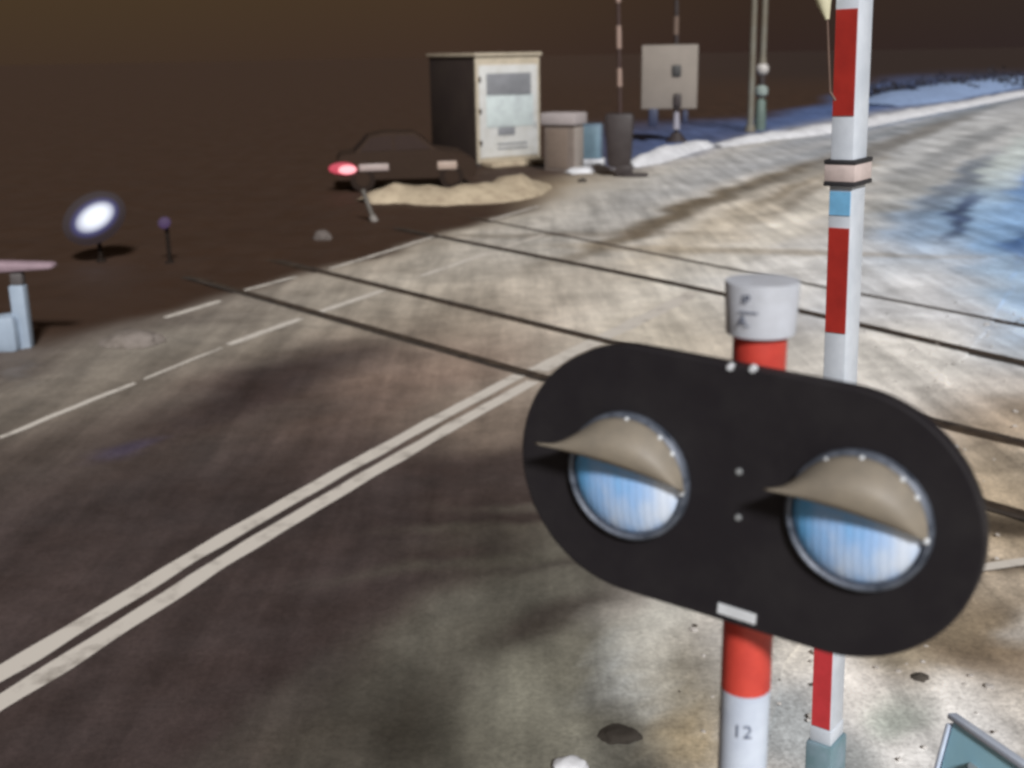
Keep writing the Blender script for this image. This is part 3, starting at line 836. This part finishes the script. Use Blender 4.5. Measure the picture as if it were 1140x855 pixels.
# ------------------------------------------------------------ far relay hut
def hut():
    fl, fr = at(531, 187), at(598, 182)
    x = (fr - fl); w = 2.35
    d = Vector((1, -0.04, 0)).normalized()
    yawh = R(35)
    H_ = 3.30
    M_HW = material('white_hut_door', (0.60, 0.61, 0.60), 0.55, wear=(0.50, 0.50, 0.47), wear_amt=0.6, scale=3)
    M_HD = material('shade_brown_wall', (0.028, 0.018, 0.016), 0.8, wear=(0.04, 0.028, 0.022), wear_amt=0.6, scale=1.2)  # shade of the side wall put into its colour
    M_HR = material('hut_frame', (0.50, 0.44, 0.34), 0.6, scale=4)
    M_HS = material('hut_poster', (0.58, 0.66, 0.66), 0.5, wear=(0.38, 0.42, 0.44), wear_amt=0.7, scale=2.2)
    M_HP = material('hut_dark_window', (0.24, 0.25, 0.27), 0.5, scale=3)
    base = fl + Vector((math.cos(yawh), math.sin(yawh), 0)) * w / 2
    t = thing('relay_hut', (base.x, base.y, 0), 'tall white-fronted hut with shade-darkened side wall beyond the crossing', 'hut', yawh)
    # local: front face in plane y=0 looking to -y; body to +y; front spans x -w/2..w/2
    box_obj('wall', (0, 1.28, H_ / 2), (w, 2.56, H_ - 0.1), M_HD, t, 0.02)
    box_obj('roof', (0, 1.27, H_ - 0.02), (w + 0.10, 2.76, 0.10), M_HR, t, 0.02)
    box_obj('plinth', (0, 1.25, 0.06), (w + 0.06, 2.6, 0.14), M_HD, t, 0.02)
    fr_ = box_obj('door_frame', (0, -0.015, H_ / 2 + 0.02), (w, 0.05, H_ - 0.22), M_HR, t, 0.01)
    dr = box_obj('door', (0, -0.05, H_ / 2 - 0.02), (w - 0.20, 0.04, H_ - 0.60), M_HW, t, 0.01)
    box_obj('window', (0, -0.078, H_ * 0.73), (w - 0.72, 0.02, 0.66), M_HP, dr, 0.004)
    box_obj('poster', (0.03, -0.078, H_ * 0.50), (w - 0.62, 0.02, 0.95), M_HS, dr, 0.004)
    box_obj('notice', (-0.12, -0.078, H_ * 0.315), (0.62, 0.02, 0.24), M_HP, dr, 0.004)
    box_obj('handle', (w / 2 - 0.22, -0.09, H_ * 0.36), (0.04, 0.05, 0.18), M_STEEL, dr, 0.01)
    for hz_ in (0.22, 0.5, 0.78): box_obj('hinge', (-w / 2 + 0.12, -0.08, H_ * hz_), (0.06, 0.05, 0.16), M_HD, dr, 0.01)
    for vz_ in (0.16, 0.20): box_obj('vent', (0.1, -0.076, H_ * vz_), (1.1, 0.02, 0.05), M_HP, dr, 0.004)
    box_obj('step', (0, -0.35, 0.10), (w * 0.9, 0.6, 0.16), M_SNOWD, t, 0.03)
    return t
hut()

def small_cabinet():
    p = at(623, 191)
    t = thing('control_cabinet', (p.x, p.y, 0), 'small brownish cabinet with a white overhanging cap beside the tall hut', 'cabinet', R(-28))
    box_obj('cabinet_body', (0, 0.3, 0.66), (0.92, 0.70, 1.32), material('brown_grey_cabinet', (0.16, 0.13, 0.11), 0.7, wear=(0.22, 0.18, 0.16), wear_amt=0.6, scale=2), t, 0.02)
    box_obj('cap', (0, 0.3, 1.48), (1.10, 0.88, 0.34), material('cabinet_cap_white', (0.42, 0.38, 0.38), 0.6), t, 0.05)
    box_obj('side_panel', (0.475, 0.3, 0.66), (0.03, 0.6, 1.2), material('pale_side', (0.34, 0.30, 0.27), 0.6), t, 0.004)
    box_obj('door', (-0.05, -0.06, 0.66), (0.66, 0.02, 1.1), material('cabinet_door', (0.20, 0.155, 0.125), 0.7), t, 0.004)
small_cabinet()
p = at(657, 187)
t = thing('meter_box', (p.x, p.y, 0), 'pale blue box on a snowy plinth right of the small capped cabinet', 'box', R(-10))
box_obj('box_body', (0, 0.25, 0.72), (0.66, 0.5, 1.10), material('pale_blue_box', (0.13, 0.20, 0.27), 0.6, scale=3), t, 0.04)
box_obj('plinth', (0, 0.22, 0.13), (0.80, 0.62, 0.26), M_SNOW, t, 0.05)
box_obj('door', (0.02, -0.012, 0.74), (0.5, 0.03, 0.9), material('pale_blue_door', (0.17, 0.27, 0.34), 0.6, scale=3), t, 0.005)

# ------------------------------------------------------------ far barrier machine with raised boom
M_NB = material('near_black_metal_and_shadow', (0.030, 0.022, 0.022), 0.6, wear=(0.05, 0.04, 0.04), wear_amt=0.6, scale=3)
p = at(690, 196)
t = thing('barrier_machine', (p.x, p.y, 0), 'dark barrier drive with its thin boom raised, left of the grey signal board', 'barrier', R(-8))
bm = bmesh.new(); add_box(bm, (-0.02, 0, 0.98), (0.80, 0.55, 1.45), 0.12)
for v in bm.verts:
    if v.co.z < 0.8: v.co.x *= 0.8
link('drive_housing', bm, M_NB, t, True)
bm = bmesh.new(); add_box(bm, (0.12, 0, 0.16), (0.46, 0.5, 0.32), 0.04); link('foot', bm, M_NB, t, True)
bm = bmesh.new(); add_box(bm, (0.42, -0.16, 0.05), (0.72, 0.3, 0.09), 0.03); link('foot_shadow', bm, M_NB, t, True)  # dark slab standing in for the cast shadow at the foot
bm = bmesh.new()
add_cyl(bm, (0.0, -0.1, 1.6), (-0.10, -0.1, 5.6), 0.055, 0.05, 12)
link('boom_arm', bm, material('dull_red_boom', (0.055, 0.030, 0.026), 0.6), t, True)
M_BL = material('boom_pale_band', (0.34, 0.24, 0.20), 0.6)
for (ya, yb) in ((-30, 12), (34, 56), (75, 93)):
    za, zb_ = CAM_H + (59 - yb) / 1300 * 34.6, CAM_H + (59 - ya) / 1300 * 34.6
    bm = bmesh.new(); fx = lambda z: -0.10 * (z - 1.6) / 4.0
    add_cyl(bm, (fx(za), -0.1, za), (fx(zb_), -0.1, zb_), 0.068, 0.066, 12); link('pale_band', bm, M_BL, t, True)

# ------------------------------------------------------------ far signal board on post
p = at(750, 158); dpt = (p - Vector((0, 0, CAM_H))).dot(FWD); mpp = dpt / 1300
t = thing('signal_board', (p.x, p.y, 0), 'square grey board seen from behind on a dark post beyond the road', 'sign', R(-6))
M_GB = material('grey_board_back', (0.25, 0.22, 0.19), 0.7, wear=(0.21, 0.185, 0.16), wear_amt=0.7, scale=1.1)
zt, zbm = (158 - 54) * mpp * 1.0, (158 - 122) * mpp * 1.0
box_obj('board', (-6 * mpp, 0, (zt + zbm) / 2), (61 * mpp, 0.08, zt - zbm), M_GB, t, 0.03)
bm = bmesh.new(); add_cyl(bm, (0.1, 0.10, 0), (0.0, 0.10, 5.1), 0.075, n=14); link('post', bm, M_NB, t, True)
bm = bmesh.new(); add_cyl(bm, (0.0, 0.1, zt + 0.35), (0.0, 0.1, zt + 1.0), 0.10, n=14); link('reflector', bm, material('dull_reflector', (0.16, 0.11, 0.085), 0.6), t, True)
box_obj('clamp', (0.05, -0.07, (zt + zbm) / 2 + 0.22), (0.34, 0.10, 0.42), material('dark_clamp', (0.05, 0.05, 0.05), 0.6), t, 0.06)
box_obj('lower_clamp', (0.10, -0.08, zbm + 0.30), (0.30, 0.10, 0.5), M_NB, t, 0.06)
box_obj('junction_box', (-0.78, 0.05, zbm - 0.30), (0.36, 0.2, 0.66), material('blue_black_box', (0.035, 0.045, 0.09), 0.6), t, 0.06)
box_obj('bracket', (0.40, 0.02, zbm - 0.30), (0.22, 0.2, 0.5), material('blue_black_bracket', (0.035, 0.045, 0.09), 0.6), t, 0.06)
bm = bmesh.new(); add_cyl(bm, (0.08, -0.02, zbm - 0.75), (0.08, -0.02, zbm - 0.12), 0.14, 0.10, 16); link('pale_sleeve', bm, material('pale_sleeve', (0.34, 0.33, 0.38), 0.6), t, True)
bm = bmesh.new(); add_cyl(bm, (0.1, 0, 0), (0.1, 0, 0.35), 0.42, 0.16, 16); link('footing', bm, M_NB, t, True)

# ------------------------------------------------------------ two masts
p = at(835, 147); M_MAST = material('grey_mast', (0.15, 0.13, 0.095), 0.6, wear=(0.19, 0.20, 0.18), wear_amt=0.6, scale=0.8)
t = thing('mast', (p.x, p.y, 0), 'plain slender grey mast, left one of the two behind the snow bank', 'mast')
bm = bmesh.new(); add_cyl(bm, (0, 0, 0), (-0.05, 0, 9.5), 0.14, 0.10, 16); link('pole', bm, M_MAST, t, True)
bm = bmesh.new(); add_cyl(bm, (0, 0, 0), (0, 0, 0.3), 0.24, 0.18, 16); link('footing', bm, M_MAST, t, True)
p = at(846, 145); dpt = (p - Vector((0, 0, CAM_H))).dot(FWD); mpp = dpt / 1300
t = thing('mast', (p.x, p.y, 0), 'mast with a pale round lantern and greenish lower case, right one of the two', 'mast')
z = lambda y: (145 - y) * mpp * 1.03
bm = bmesh.new(); add_cyl(bm, (0, 0, z(70)), (-0.02, 0, 9.8), 0.13, 0.11, 16); link('pole', bm, M_MAST, t, True)
bm = bmesh.new(); add_lathe(bm, [(0.22, 0), (0.24, 0.3), (0.20, z(112) - 0.1), (0.12, z(112))], 18); link('lower_case', bm, material('green_grey_case', (0.12, 0.17, 0.15), 0.6, scale=2), t, True)
bm = bmesh.new(); add_lathe(bm, [(0.14, z(110)), (0.26, z(107)), (0.27, z(101)), (0.14, z(98))], 18); link('collar', bm, material('pale_green_collar', (0.28, 0.34, 0.32), 0.6), t, True)
bm = bmesh.new(); add_cyl(bm, (0, 0, z(98)), (0, 0, z(88)), 0.13, n=14); link('neck', bm, M_NB, t, True)
bm = bmesh.new(); bmesh.ops.create_uvsphere(bm, u_segments=20, v_segments=14, radius=0.27, matrix=Matrix.Translation((0, 0, z(81)))); link('lantern', bm, material('pale_lantern', (0.50, 0.48, 0.46), 0.4), t, True)
bm = bmesh.new(); add_cyl(bm, (0, 0, z(76)), (0, 0, z(68)), 0.18, 0.13, 14); link('lantern_cap', bm, M_MAST, t, True)

# ------------------------------------------------------------ dark car with lit tail lamp
def car():
    cen = at(452, 208)
    t = thing('parked_car', (cen.x, cen.y, 0), 'dark car with a glowing red tail lamp behind the dirty snow bank', 'car', R(8))
    # local: x = forward (to the right in view), side at -y faces the viewer
    prof = [(-1.72, 0.30), (-1.78, 0.52), (-1.74, 0.78), (-1.66, 0.92), (-1.30, 0.97), (-0.92, 1.36), (-0.55, 1.44), (0.25, 1.43), (0.80, 1.00), (1.45, 0.90), (1.74, 0.72), (1.78, 0.45), (1.72, 0.28)]
    M_CAR = material('dark_car_paint', (0.046, 0.030, 0.022), 0.85, spec=0.08)
    M_GL = material('dark_glass', (0.042, 0.028, 0.024), 0.85, spec=0.1)
    M_TYRE = material('tyre_rubber', (0.030, 0.021, 0.017), 0.95, spec=0.1)
    M_CH = material('pale_bumper_strip', (0.46, 0.38, 0.36), 0.4)
    bm = bmesh.new(); rows = []
    for (yy, k, zz) in ((-0.835, 0.995, 0.0), (-0.84, 1.0, 0.0), (0.84, 1.0, 0.0), (0.835, 0.995, 0.0)):
        row = []
        for (x, z_) in prof:
            tuck = 0.16 * max(0, z_ - 0.95) / 0.5
            row.append(bm.verts.new((x * k, yy - math.copysign(tuck, yy), 0.3 + (z_ - 0.3) * (0.997 if k < 1 else 1))))
        rows.append(row)
    n = len(prof)
    for A, B in zip(rows, rows[1:]):
        for j in range(n - 1): bm.faces.new((A[j], A[j + 1], B[j + 1], B[j]))
        bm.faces.new((A[n - 1], A[0], B[0], B[n - 1]))
    bm.faces.new(rows[0]); bm.faces.new(list(reversed(rows[-1])))
    bmesh.ops.recalc_face_normals(bm, faces=bm.faces[:])
    link('body', bm, M_CAR, t, False)
    for sx in (-1, 1):
        for wx, pts in ((0, [(-1.15, 1.0), (-0.88, 1.32), (-0.35, 1.37), (-0.35, 1.0)]), (1, [(-0.28, 1.0), (-0.28, 1.37), (0.22, 1.36), (0.62, 1.02)])):
            bm = bmesh.new(); vs = []
            for (x, z_) in pts: vs.append(bm.verts.new((x, sx * (0.85 - 0.16 * max(0, z_ - 0.95) / 0.5), z_)))
            bm.faces.new(vs if sx > 0 else list(reversed(vs))); link('window', bm, M_GL, t)
    bm = bmesh.new(); bm.faces.new([bm.verts.new(v) for v in ((-1.30, -0.66, 0.985), (-1.30, 0.66, 0.985), (-0.95, 0.58, 1.35), (-0.95, -0.58, 1.35))]); link('rear_window', bm, M_GL, t)
    bm = bmesh.new(); bm.faces.new([bm.verts.new(v) for v in ((0.80, -0.66, 1.02), (0.80, 0.66, 1.02), (0.30, 0.58, 1.425), (0.30, -0.58, 1.425))]); link('windscreen', bm, M_GL, t)
    for wx in (-1.12, 1.12):
        for sy in (-1, 1):
            bm = bmesh.new(); add_cyl(bm, (wx, sy * 0.66, 0.31), (wx, sy * 0.87, 0.31), 0.31, n=28); w_ = link('wheel', bm, M_TYRE, t, True)
            bm = bmesh.new(); add_cyl(bm, (wx, sy * 0.86, 0.31), (wx, sy * 0.885, 0.31), 0.18, n=20); link('hubcap', bm, M_CAR, w_)
    M_TL = lamp_material('lit_tail_lamp', (1.0, 0.42, 0.45), (0.8, 0.03, 0.09), 1.6)
    M_TL2 = lamp_material('red_lamp_housing', (0.9, 0.10, 0.16), (0.40, 0.01, 0.04), 0.7)
    bm = bmesh.new(); bmesh.ops.create_uvsphere(bm, u_segments=20, v_segments=12, radius=1, matrix=Matrix.Translation((-1.62, -0.84, 0.60)) @ Matrix.Diagonal((0.34, 0.10, 0.15, 1))); link('tail_lamp', bm, M_TL2, t, True)
    bm = bmesh.new(); bmesh.ops.create_uvsphere(bm, u_segments=20, v_segments=12, radius=1, matrix=Matrix.Translation((-1.50, -0.88, 0.57)) @ Matrix.Diagonal((0.24, 0.12, 0.12, 1))); link('tail_lamp', bm, M_TL, t, True)
    box_obj('side_strip', (-0.83, -0.86, 0.60), (0.74, 0.05, 0.17), M_CH, t, 0.02)
    box_obj('side_reflector', (1.02, -0.86, 0.60), (0.50, 0.05, 0.21), material('pale_reflector', (0.46, 0.36, 0.30), 0.5), t, 0.03)
car()

# ------------------------------------------------------------ small posts near the left end of the tracks
p = at(417, 247)
t = thing('marker_post', (p.x, p.y, 0), 'short leaning grey-white marker post below the red tail lamp', 'post')
M_MP = material('dim_marker', (0.13, 0.12, 0.105), 0.6, wear=(0.07, 0.06, 0.05), wear_amt=0.8, scale=5)
bm = bmesh.new(); add_cyl(bm, (0, 0, 0), (-0.22, 0.05, 0.66), 0.055, 0.05, 12); link('pole', bm, M_MP, t, True)
bm = bmesh.new(); add_cyl(bm, (0, 0, 0), (-0.05, 0, 0.13), 0.09, 0.07, 12); link('foot', bm, material('pale_foot', (0.24, 0.22, 0.20), 0.7), t, True)
lump('snow_heap', 359, 268, 0.17, material('dim_snow', (0.13, 0.11, 0.10), 0.85, scale=8), 'tiny pale clod of snow left of the track ends', 'snow heap', 0.8, seed=8)

# ------------------------------------------------------------ lamps in the dark on the left
M_GLOW = lamp_material('blue_white_lamp_and_halo', (0.86, 0.90, 1.0), (0.045, 0.045, 0.13), 1.15, 0.05, 0.24, (0.030, 0.022, 0.024), 0.42)  # soft halo painted into the emission of an oversized globe
M_VIO = lamp_material('dim_violet_lamp_glass', (0.060, 0.034, 0.095), (0.040, 0.026, 0.03), 1.0)
M_STAND = material('dark_stand', (0.022, 0.016, 0.013), 0.95, spec=0.1)
def lamp(px, py, zz, rad, mat, label, flat=0.8):
    q = at(px, py, zz)
    t = thing('lamp', (q.x, q.y, 0), label, 'lamp')
    bm = bmesh.new(); bmesh.ops.create_uvsphere(bm, u_segments=32, v_segments=20, radius=rad, matrix=Matrix.Translation((0, 0, zz)) @ Matrix.Rotation(R(-32), 4, 'Y') @ Matrix.Diagonal((1.12, 1.0, flat, 1))); link('lamp_glass', bm, mat, t, True)
    bm = bmesh.new(); add_cyl(bm, (0, 0.1, 0), (0, 0.1, zz - rad * 0.6), 0.035, n=10); add_cyl(bm, (0, 0.1, 0), (0, 0.1, 0.04), 0.09, 0.07, 14); link('stand', bm, M_STAND, t, True)
    return t
lamp(105, 243, 0.75, 0.50, M_GLOW, 'glowing blue-white lamp in the darkness at the left')
lamp(183, 248, 0.70, 0.10, M_VIO, 'tiny dim violet lamp right of the bright blue-white one', 1.0)

# ------------------------------------------------------------ white support at the left edge
p = at(29, 387); d_ = (p - Vector((0, 0, CAM_H))).dot(FWD) / 1300
M_LW = material('cold_white_paint', (0.34, 0.42, 0.52), 0.6, wear=(0.28, 0.35, 0.44), wear_amt=0.5, scale=4)
M_LP = material('pinkish_snow_top', (0.33, 0.24, 0.28), 0.7, wear=(0.25, 0.18, 0.21), wear_amt=0.6, scale=4)
t = thing('barrier_rest', (p.x, p.y, 0), 'white post with a flat cross arm and bulky foot at the left edge', 'barrier rest')
bm = bmesh.new(); add_box(bm, (0.0, 0, 0.38), (0.18, 0.16, 0.78), 0.03); link('post', bm, M_LW, t, True)
bm = bmesh.new(); add_box(bm, (0.01, 0, 0.84), (0.15, 0.13, 0.16), 0.03); link('neck', bm, material('dim_neck', (0.10, 0.09, 0.09), 0.7), t, True)
bm = bmesh.new(); add_box(bm, (-0.10, 0, 0.99), (1.15, 0.22, 0.18), 0.06)
for v in bm.verts:
    if v.co.x > 0: v.co.z = 0.99 + (v.co.z - 0.99) * (1 - v.co.x * 1.3)
link('cross_arm', bm, M_LP, t, True)
bm = bmesh.new(); add_box(bm, (-0.26, -0.03, 0.20), (0.48, 0.34, 0.46), 0.08)
for v in bm.verts:
    if v.co.x < -0.2: v.co.z *= 0.9
link('foot_block', bm, M_LW, t, True)

# ------------------------------------------------------------ low dark bushes beyond the far snow
M_BUSH = material('dark_bush', (0.020, 0.018, 0.022), 0.9, wear=(0.035, 0.035, 0.05), wear_amt=0.6, scale=2)
M_TW = material('bush_stem', (0.02, 0.015, 0.012), 0.9)
for i, (px, py, r, lab) in enumerate([(985, 96, 1.5, 'low dark bush beyond the road just right of the near barrier boom'), (1040, 90, 1.9, 'dark bush above the blue snow, second from the right edge'),
                                      (1105, 84, 2.2, 'dark bush above the blue snow at the right edge')]):
    p = at(px, py + 14)
    rr = random.Random(i)
    t = thing('bush', (p.x, p.y, 0), lab, 'bush', 0, 'bushes beyond the far snow')
    bm = bmesh.new()
    for k in range(700):
        a = rr.uniform(0, 6.28); q = rr.random() ** 0.5; hz = rr.random()
        c = Vector((math.cos(a) * q * r * 1.7, math.sin(a) * q * r, 0.1 + hz * r * 0.8 * (1.05 - q * 0.8)))
        s = rr.uniform(0.06, 0.16); n = Vector((rr.gauss(0, 1), rr.gauss(0, 1), rr.gauss(0, 1))).normalized(); u_ = n.orthogonal().normalized(); v_ = n.cross(u_)
        bm.faces.new([bm.verts.new(c + u_ * s), bm.verts.new(c + v_ * s * 0.6), bm.verts.new(c - u_ * s), bm.verts.new(c - v_ * s * 0.6)])
    link('foliage', bm, M_BUSH, t)
    bm = bmesh.new()
    for k in range(7):
        a = k * 0.9; add_cyl(bm, (0, 0, 0), (math.cos(a) * r, math.sin(a) * r * 0.7, r * 0.6), 0.04, 0.015, 6)
    link('stem', bm, M_TW, t)

# ------------------------------------------------------------ crumbs of ice and grit strewn on the verge and along the road edges
rr = random.Random(5)
def crumbs(name, mat, n, rmin, rmax, region, kindname):
    bm = bmesh.new(); k = 0
    while k < n:
        s_, t_ = region(rr)
        q = road_pt(s_, t_)
        if noise.noise(Vector((q.x * 1.1, q.y * 1.1, 4))) + rr.uniform(-0.35, 0.35) < 0.0: continue
        r_ = rr.uniform(rmin, rmax) * rr.uniform(0.5, 1)
        M_ = Matrix.Translation((q.x, q.y, 0.012 + r_ * 0.2)) @ Matrix.Rotation(rr.uniform(0, 6.28), 4, 'Z') @ Matrix.Diagonal((r_ * rr.uniform(0.7, 1.6), r_, r_ * 0.55, 1))
        vs = bmesh.ops.create_icosphere(bm, subdivisions=1, radius=1, matrix=M_)['verts']
        for v in vs: v.co += Vector((rr.uniform(-1, 1), rr.uniform(-1, 1), rr.uniform(-0.6, 0.6))) * r_ * 0.3
        k += 1
    o = link(name, bm, mat); tag(o, kindname[0], kindname[1], kind='stuff'); return o
crumbs('ice_crumbs', material('grey_ice', (0.62, 0.60, 0.58), 0.6, wear=(0.36, 0.32, 0.28), wear_amt=0.7, scale=1.5), 300, 0.010, 0.032, lambda r: (r.uniform(5, 24), 3.3 + abs(r.gauss(0, 1.4))), ('crumbs of grey ice strewn on the verge right of the road', 'ice crumbs'))
crumbs('grit', material('dark_grit', (0.10, 0.085, 0.07), 0.9), 90, 0.008, 0.022, lambda r: (r.uniform(5, 24), 2.6 + abs(r.gauss(0, 1.8))), ('dark grit and frozen mud crumbs on the slushy verge', 'grit'))
